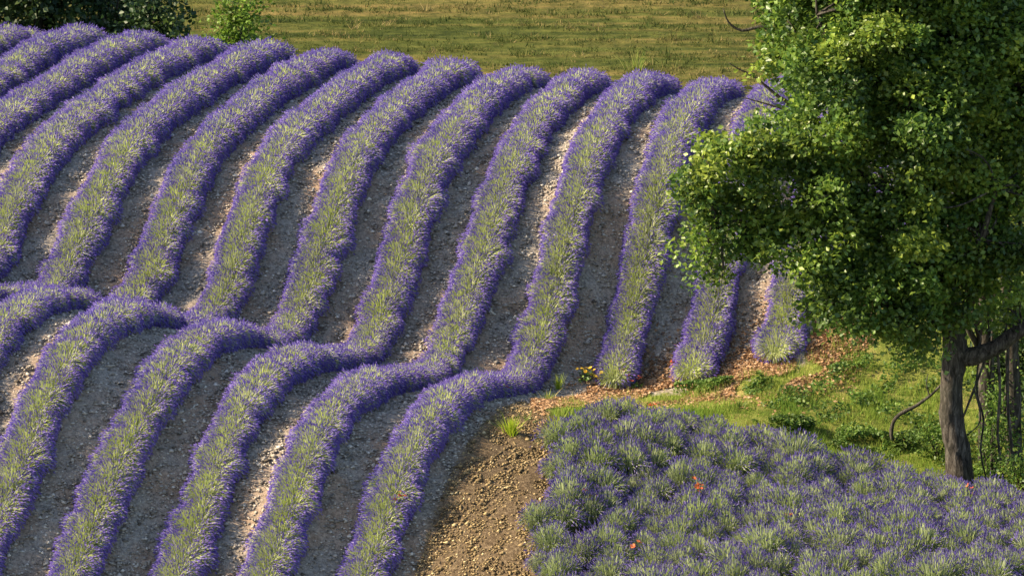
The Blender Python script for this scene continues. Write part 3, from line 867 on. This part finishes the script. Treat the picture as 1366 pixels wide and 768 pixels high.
# ivy-grown tree at the edge
iy = TY + 1.2
ib = ground_spot(1350, 650); ib = np.array((place(1352, 640, iy)[0], iy, float(H(place(1352, 640, iy)[0], iy))))
simple_tree('ivy_tree', 'slim ivy-grown tree with upright trunk beside the big tree', 'tree', ib,
            [ib - np.array([0, 0, .2]), place(1352, 560, iy), place(1350, 470, iy), place(1343, 380, iy), place(1338, 280, iy), place(1345, 180, iy), place(1350, 60, iy)], [0.2, 0.16, 0.14, 0.13, 0.11, 0.09, 0.05],
            [(1360, 540, iy, 0.45, 0.8, 0.5), (1335, 590, iy, 0.4, 0.6, 0.5), (1372, 430, iy, 0.5, 0.7, 0.6), (1360, 300, iy, 0.6, 0.8, 0.8), (1375, 200, iy, 0.8, 0.9, 1.0), (1320, 500, iy, 0.3, 0.55, 0.4), (1370, 40, iy, 1.2, 1.3, 1.3)],
            46, 'weed', 91, 0.08, 12, 0.16)

# thin vine stems hanging from the side limb
vine_rng = np.random.default_rng(8)
vine_lines = [
    ([(1306, 473), (1303, 520), (1312, 560), (1308, 600), (1316, 640)], 0.022, 'thin woody vine hanging straight down from the side limb next to the trunk'),
    ([(1318, 468), (1305, 505), (1295, 530), (1285, 556)], 0.026, 'woody vine slanting from the side limb back to the trunk'),
    ([(1330, 462), (1334, 520), (1331, 580), (1340, 645)], 0.030, 'pale woody vine hanging from the middle of the side limb'),
    ([(1300, 520), (1308, 560), (1290, 580)], 0.016, 'thin bent twig leaning against the vines beside the trunk'),
    ([(1345, 455), (1344, 530), (1350, 600), (1356, 648)], 0.034, 'stout woody vine beside the ivy-grown tree'),
    ([(1288, 410), (1300, 435), (1308, 450), (1304, 472)], 0.028, 'crooked woody vine looped over the side limb from above'),
    ([(1322, 380), (1318, 420), (1322, 466)], 0.020, 'thin upright vine reaching above the side limb'),
]
for i, (ln, r0, lab) in enumerate(vine_lines):
    pp = [place(a, b, TY - 0.05 + 0.12 * math.sin(i * 2 + j)) for j, (a, b) in enumerate(ln)]
    o0 = pp[-1].copy()
    me = tubes_mesh('vine', [(rel(pp, o0), [r0] * (len(pp) - 1) + [r0 * 0.7], 6, 0.08, i)], M['bark'])
    tag(put('vine', me, None, tuple(o0)), lab, 'vine', 'woody vines beside the trunk')

# dead branch arching out of the ground cover beside the trunk
fb = ground_spot(1196, 598)
pp = [fb - np.array([0, 0, .05]), place(1189, 578, fb[1]), place(1196, 556, fb[1]), place(1220, 542, fb[1]), place(1240, 528, fb[1]), place(1256, 512, fb[1]), place(1262, 500, fb[1])]
me = tubes_mesh('dead_branch', [(rel(pp, fb), [0.045, 0.045, 0.042, 0.038, 0.03, 0.022, 0.01], 7, 0.08, 4),
                                (rel([place(1240, 528, fb[1]), place(1236, 512, fb[1]), place(1238, 498, fb[1])], fb), [0.018, 0.012, 0.006], 5, 0.05, 5)], M['bark'])
tag(put('dead_branch', me, None, tuple(fb)), 'bare dead branch arching out of the grass beside the tree trunk', 'branch')

# undergrowth bushes at the foot of the ivy tree
def bush(px, py, rx, rz, mat, seed, label, dens=120, leaf=0.075, dy=0.0, ry=None, cat='bush', yy=None, name='bush'):
    g = ground_spot(px, py) if yy is None else None
    if g is None:
        c = place(px, py, yy); g = np.array((c[0], yy, float(H(c[0], yy))))
    base = g
    root = empty(name, tuple(base))
    tag(root, label, cat)
    ry = ry or rx
    r = np.random.default_rng(seed)
    lobes = []
    for i in range(7):
        a = r.uniform(0, 6.28); q = r.uniform(0.2, 0.75)
        zz = r.uniform(0.35, 0.8)
        lobes.append(((math.cos(a) * q * rx, math.sin(a) * q * ry, rz * zz * (1.25 - 0.5 * q)), (rx * 0.42, ry * 0.42, rz * 0.34)))
    lobes.append(((0, 0, rz * 0.4), (rx * 0.6, ry * 0.6, rz * 0.45)))
    cm, _ = crown(name + '_leaves', lobes, dens, mat, seed, leaf, 11, 0.12, boss=0.2)
    put('foliage', cm, root)
    sp = [([np.array([0, 0, -0.05]), np.array(c) * 0.5, np.array(c)], [0.03 * rx + .01, 0.02 * rx + .006, 0.006], 5, 0.0, 1) for c, _ in lobes]
    put('stems', tubes_mesh(name + '_stems', sp, M['bark']), root)
    return root
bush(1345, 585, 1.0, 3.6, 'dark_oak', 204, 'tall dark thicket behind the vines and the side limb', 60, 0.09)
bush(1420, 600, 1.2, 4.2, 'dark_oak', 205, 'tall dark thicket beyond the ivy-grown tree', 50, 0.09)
bush(1322, 640, 0.55, 1.6, 'weed', 201, 'tall bright green shrub under the side limb between trunk and ivy tree', 90)
bush(1252, 612, 0.6, 0.75, 'weed', 202, 'low leafy bush just behind the foot of the big trunk', 90)
bush(1362, 655, 0.6, 0.9, 'oak', 203, 'dark low bush at the foot of the ivy-grown tree', 90)

# far trees behind the brow
def far_tree(px, py_top, yy, w, h, mat, seed, label, cat='tree', dens=16, leaf=0.18, group=None, name='far_tree'):
    c = place(px, py_top, yy)
    base = np.array((c[0], yy, float(H(c[0], yy))))
    r = np.random.default_rng(seed)
    root = empty(name, tuple(base))
    tag(root, label, cat, group)
    lobes = []
    for i in range(12):
        a = r.uniform(0, 6.28); q = r.uniform(0.1, 0.75); zz = r.uniform(0.22, 0.85)
        taper = 1.0 - 0.45 * abs(zz - 0.45) * 2
        lobes.append(((math.cos(a) * q * w * taper, math.sin(a) * q * w * taper, h * zz), (w * 0.40, w * 0.40, h * 0.16)))
    cm, _ = crown(name + '_crown', lobes, dens, mat, seed, leaf, 13, 0.30, boss=0.5)
    put('crown', cm, root)
    tk = [np.array([0, 0, -0.2]), np.array([0.05 * w, 0, h * 0.3]), np.array([0, 0.05 * w, h * 0.7])]
    put('trunk', tubes_mesh(name + '_trunk', [(tk, [0.06 * h * 0.5 + .05, 0.035 * h * 0.5 + .04, 0.03], 8, 0.05, seed)], M['bark']), root)
    for c, _ in lobes[:6]:
        put('limb', tubes_mesh(name + '_limb', [([np.array([0, 0, h * 0.25]), np.array(c) * 0.55 + np.array([0, 0, h * .12]), np.array(c)], [0.07, 0.05, 0.015], 6, 0.05, seed)], M['bark']), root)
    return root
g_ = 'dark trees behind the brow of the field'
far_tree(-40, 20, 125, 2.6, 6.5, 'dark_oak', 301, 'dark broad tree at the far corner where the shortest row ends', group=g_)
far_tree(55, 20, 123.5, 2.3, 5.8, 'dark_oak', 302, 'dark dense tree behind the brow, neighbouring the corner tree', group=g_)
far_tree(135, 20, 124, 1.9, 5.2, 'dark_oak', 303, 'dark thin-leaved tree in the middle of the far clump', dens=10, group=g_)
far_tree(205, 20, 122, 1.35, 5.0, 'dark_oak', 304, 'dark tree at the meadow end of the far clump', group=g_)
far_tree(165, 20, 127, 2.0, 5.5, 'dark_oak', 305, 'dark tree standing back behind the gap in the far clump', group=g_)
far_tree(310, 20, 120.5, 0.85, 3.9, 'bright_bush', 306, 'small bright green bush alone at the edge of the hay meadow', 'bush', 60, 0.13, name='round_bush')

# ------------------------------------------------------------------ flowers and weeds
def petal_fan(n, rad, cup, r):
    vs_, fs = [], []
    for i in range(n):
        a = i * 2 * math.pi / n + r.normal(0, 0.1)
        c, s = math.cos(a), math.sin(a)
        t = np.array((-s, c, 0))
        o = np.array((c, s, 0))
        k = len(vs_)
        up_ = np.array((0, 0, 1))
        vs_ += [o * rad * 0.05, o * rad * 0.6 + t * rad * 0.55 + up_ * rad * cup * 0.5, o * rad + t * rad * 0.35 + up_ * rad * cup,
                o * rad * 1.05 - t * rad * 0.35 + up_ * rad * cup * 0.9, o * rad * 0.6 - t * rad * 0.55 + up_ * rad * cup * 0.5]
        fs += [(k, k + 1, k + 2), (k, k + 2, k + 3), (k, k + 3, k + 4)]
    return np.array(vs_), np.array(fs)
POPPY = []
for i in range(3):
    v, f = petal_fan(4, 0.055, 0.5, np.random.default_rng(i))
    POPPY.append(mesh('poppy_flower', v, [f], [M['petal']], None, np.repeat(np.random.default_rng(i).random(len(v) // 5), 5)))
YELLOW = []
for i in range(2):
    v, f = petal_fan(6, 0.045, 0.25, np.random.default_rng(i + 9))
    YELLOW.append(mesh('yellow_flower', v, [f], [M['yellow']], None, np.repeat(np.random.default_rng(i).random(len(v) // 5), 5)))
def flowers(px, py, n, spread, h, label, kinds=POPPY, name='poppy_plant', cat='poppy', seed=0, lift=0.0):
    r = np.random.default_rng(seed + 400)
    g = ground_spot(px, py)
    root = empty(name, tuple(g))
    tag(root, label, cat, 'red poppies in the field' if cat == 'poppy' else None)
    stems = []
    for i in range(n):
        e = np.array((r.normal(0, spread), r.normal(0, spread * 0.6), h * r.uniform(0.75, 1.1)))
        st = tubes_mesh('flower_stem', [([np.array((e[0] * .3, e[1] * .3, -0.03)), np.array((e[0] * .6, e[1] * .6, e[2] * .6)), e], [0.006, 0.005, 0.004], 4, 0, 1)], M['weed'])
        so = put('stem', st, root)
        put('flower', kinds[r.integers(len(kinds))], so, tuple(e), (r.normal(-0.3, 0.35), r.normal(-0.2, 0.35), r.uniform(0, 6)), r.uniform(0.65, 1.05))
    m = 26
    pl = np.c_[r.normal(0, spread * 1.1, m), r.normal(0, spread * .8, m), r.uniform(0.02, h * 0.55, m)]
    put('leaves', leaf_cloud('flower_leaves', pl, 0.09, 'weed', seed), root)
    return root
flowers(531, 700, 4, 0.07, 0.62, 'single red poppy showing beside the lavender row along the bare strip', seed=1)
flowers(786, 695, 5, 0.09, 0.62, 'orange red poppy at the bare-strip edge of the dense lavender block', seed=2)
flowers(929, 690, 7, 0.12, 0.66, 'largest red poppy standing inside the dense lavender block', seed=3)
flowers(1053, 722, 3, 0.05, 0.64, 'small red poppy deep inside the dense lavender block', seed=4)
flowers(1290, 690, 3, 0.06, 0.64, 'faint red poppy in the lavender block in front of the big trunk', seed=5)
flowers(846, 768, 2, 0.05, 0.62, 'tiny red poppy near the front of the dense lavender block', seed=6)
flowers(870, 568, 5, 0.08, 0.42, 'red poppy at the far edge of the dense lavender block', seed=7)
flowers(846, 518, 6, 0.10, 0.25, 'red poppy cluster at the foot of the row behind the yellow flowers', seed=8)
flowers(826, 512, 5, 0.10, 0.28, 'orange poppy next to yellow flowers at the foot of a row', seed=13)
flowers(670, 530, 3, 0.07, 0.28, 'orange poppy at the bend of the row beside the bare strip', seed=9)
flowers(905, 500, 8, 0.13, 0.25, 'red poppy patch below the row with the bare green foot', seed=10)
flowers(1030, 470, 6, 0.12, 0.24, 'orange red poppy patch under the low branches at a row end', seed=11)
flowers(1050, 466, 3, 0.05, 0.22, 'little red poppy right of the patch under the low branches', seed=12)
flowers(779, 510, 12, 0.14, 0.30, 'clump of yellow flowers at the foot of the lavender slope', YELLOW, 'yellow_flowers', 'wildflower', 20)
flowers(806, 512, 10, 0.16, 0.22, 'second smaller clump of yellow flowers beside the red poppies', YELLOW, 'yellow_flowers', 'wildflower', 21)

def grass_tuft(px, py, n, h, spread, mat, label, seed, name='grass_tuft'):
    r = np.random.default_rng(seed)
    g = ground_spot(px, py)
    a = r.uniform(0, 6.28, n); q = np.abs(r.normal(0, spread, n))
    b = np.c_[np.cos(a) * q * 0.6, np.sin(a) * q * 0.6, np.full(n, -0.03)]
    hh = h * r.uniform(0.55, 1.1, n)
    t = b + np.c_[np.cos(a) * q * 1.1 + r.normal(0, .03, n), np.sin(a) * q * 1.1 + r.normal(0, .03, n), hh]
    md = b * 0.5 + t * 0.5 - np.c_[np.cos(a) * q * .25, np.sin(a) * q * .25, np.zeros(n)]
    w = r.uniform(0.012, 0.022, n)[:, None]
    s = norm(np.c_[-np.sin(a) + r.normal(0, .5, n), np.cos(a) + r.normal(0, .5, n), np.zeros(n)]) * w / 2
    v = np.stack([b - s, b + s, md + s * .8, md - s * .8, t], 1).reshape(-1, 3)
    i = np.arange(n)[:, None] * 5
    me = mesh(name, v, [i + np.array([[0, 1, 2, 3]]), i + np.array([[3, 2, 4]])], [M[mat]], None, np.repeat(r.random(n), 5))
    return tag(put(name, me, None, tuple(g)), label, 'grass tuft')
grass_tuft(681, 578, 150, 0.38, 0.15, 'tuft', 'bright lime green grass tuft on the bare soil strip', 501)
grass_tuft(730, 535, 60, 0.28, 0.16, 'grass', 'loose green weed tuft at the tip of the lavender block', 502)
grass_tuft(745, 520, 25, 0.45, 0.08, 'tuft', 'thin yellowish upright weed where the bare strip meets the slope', 503)
grass_tuft(985, 545, 60, 0.22, 0.16, 'weed', 'dark green weed clump in the middle of the grass strip', 504)
grass_tuft(925, 503, 50, 0.16, 0.20, 'weed', 'green weed patch among the dry leaves below the slope', 505)
grass_tuft(700, 560, 40, 0.16, 0.2, 'weed', 'low sparse weeds on the bare soil beyond the lime tuft', 506)
grass_tuft(848, 95, 60, 0.7, 0.25, 'grass', 'tall pale straw grass tuft between two row ends on the brow', 507)
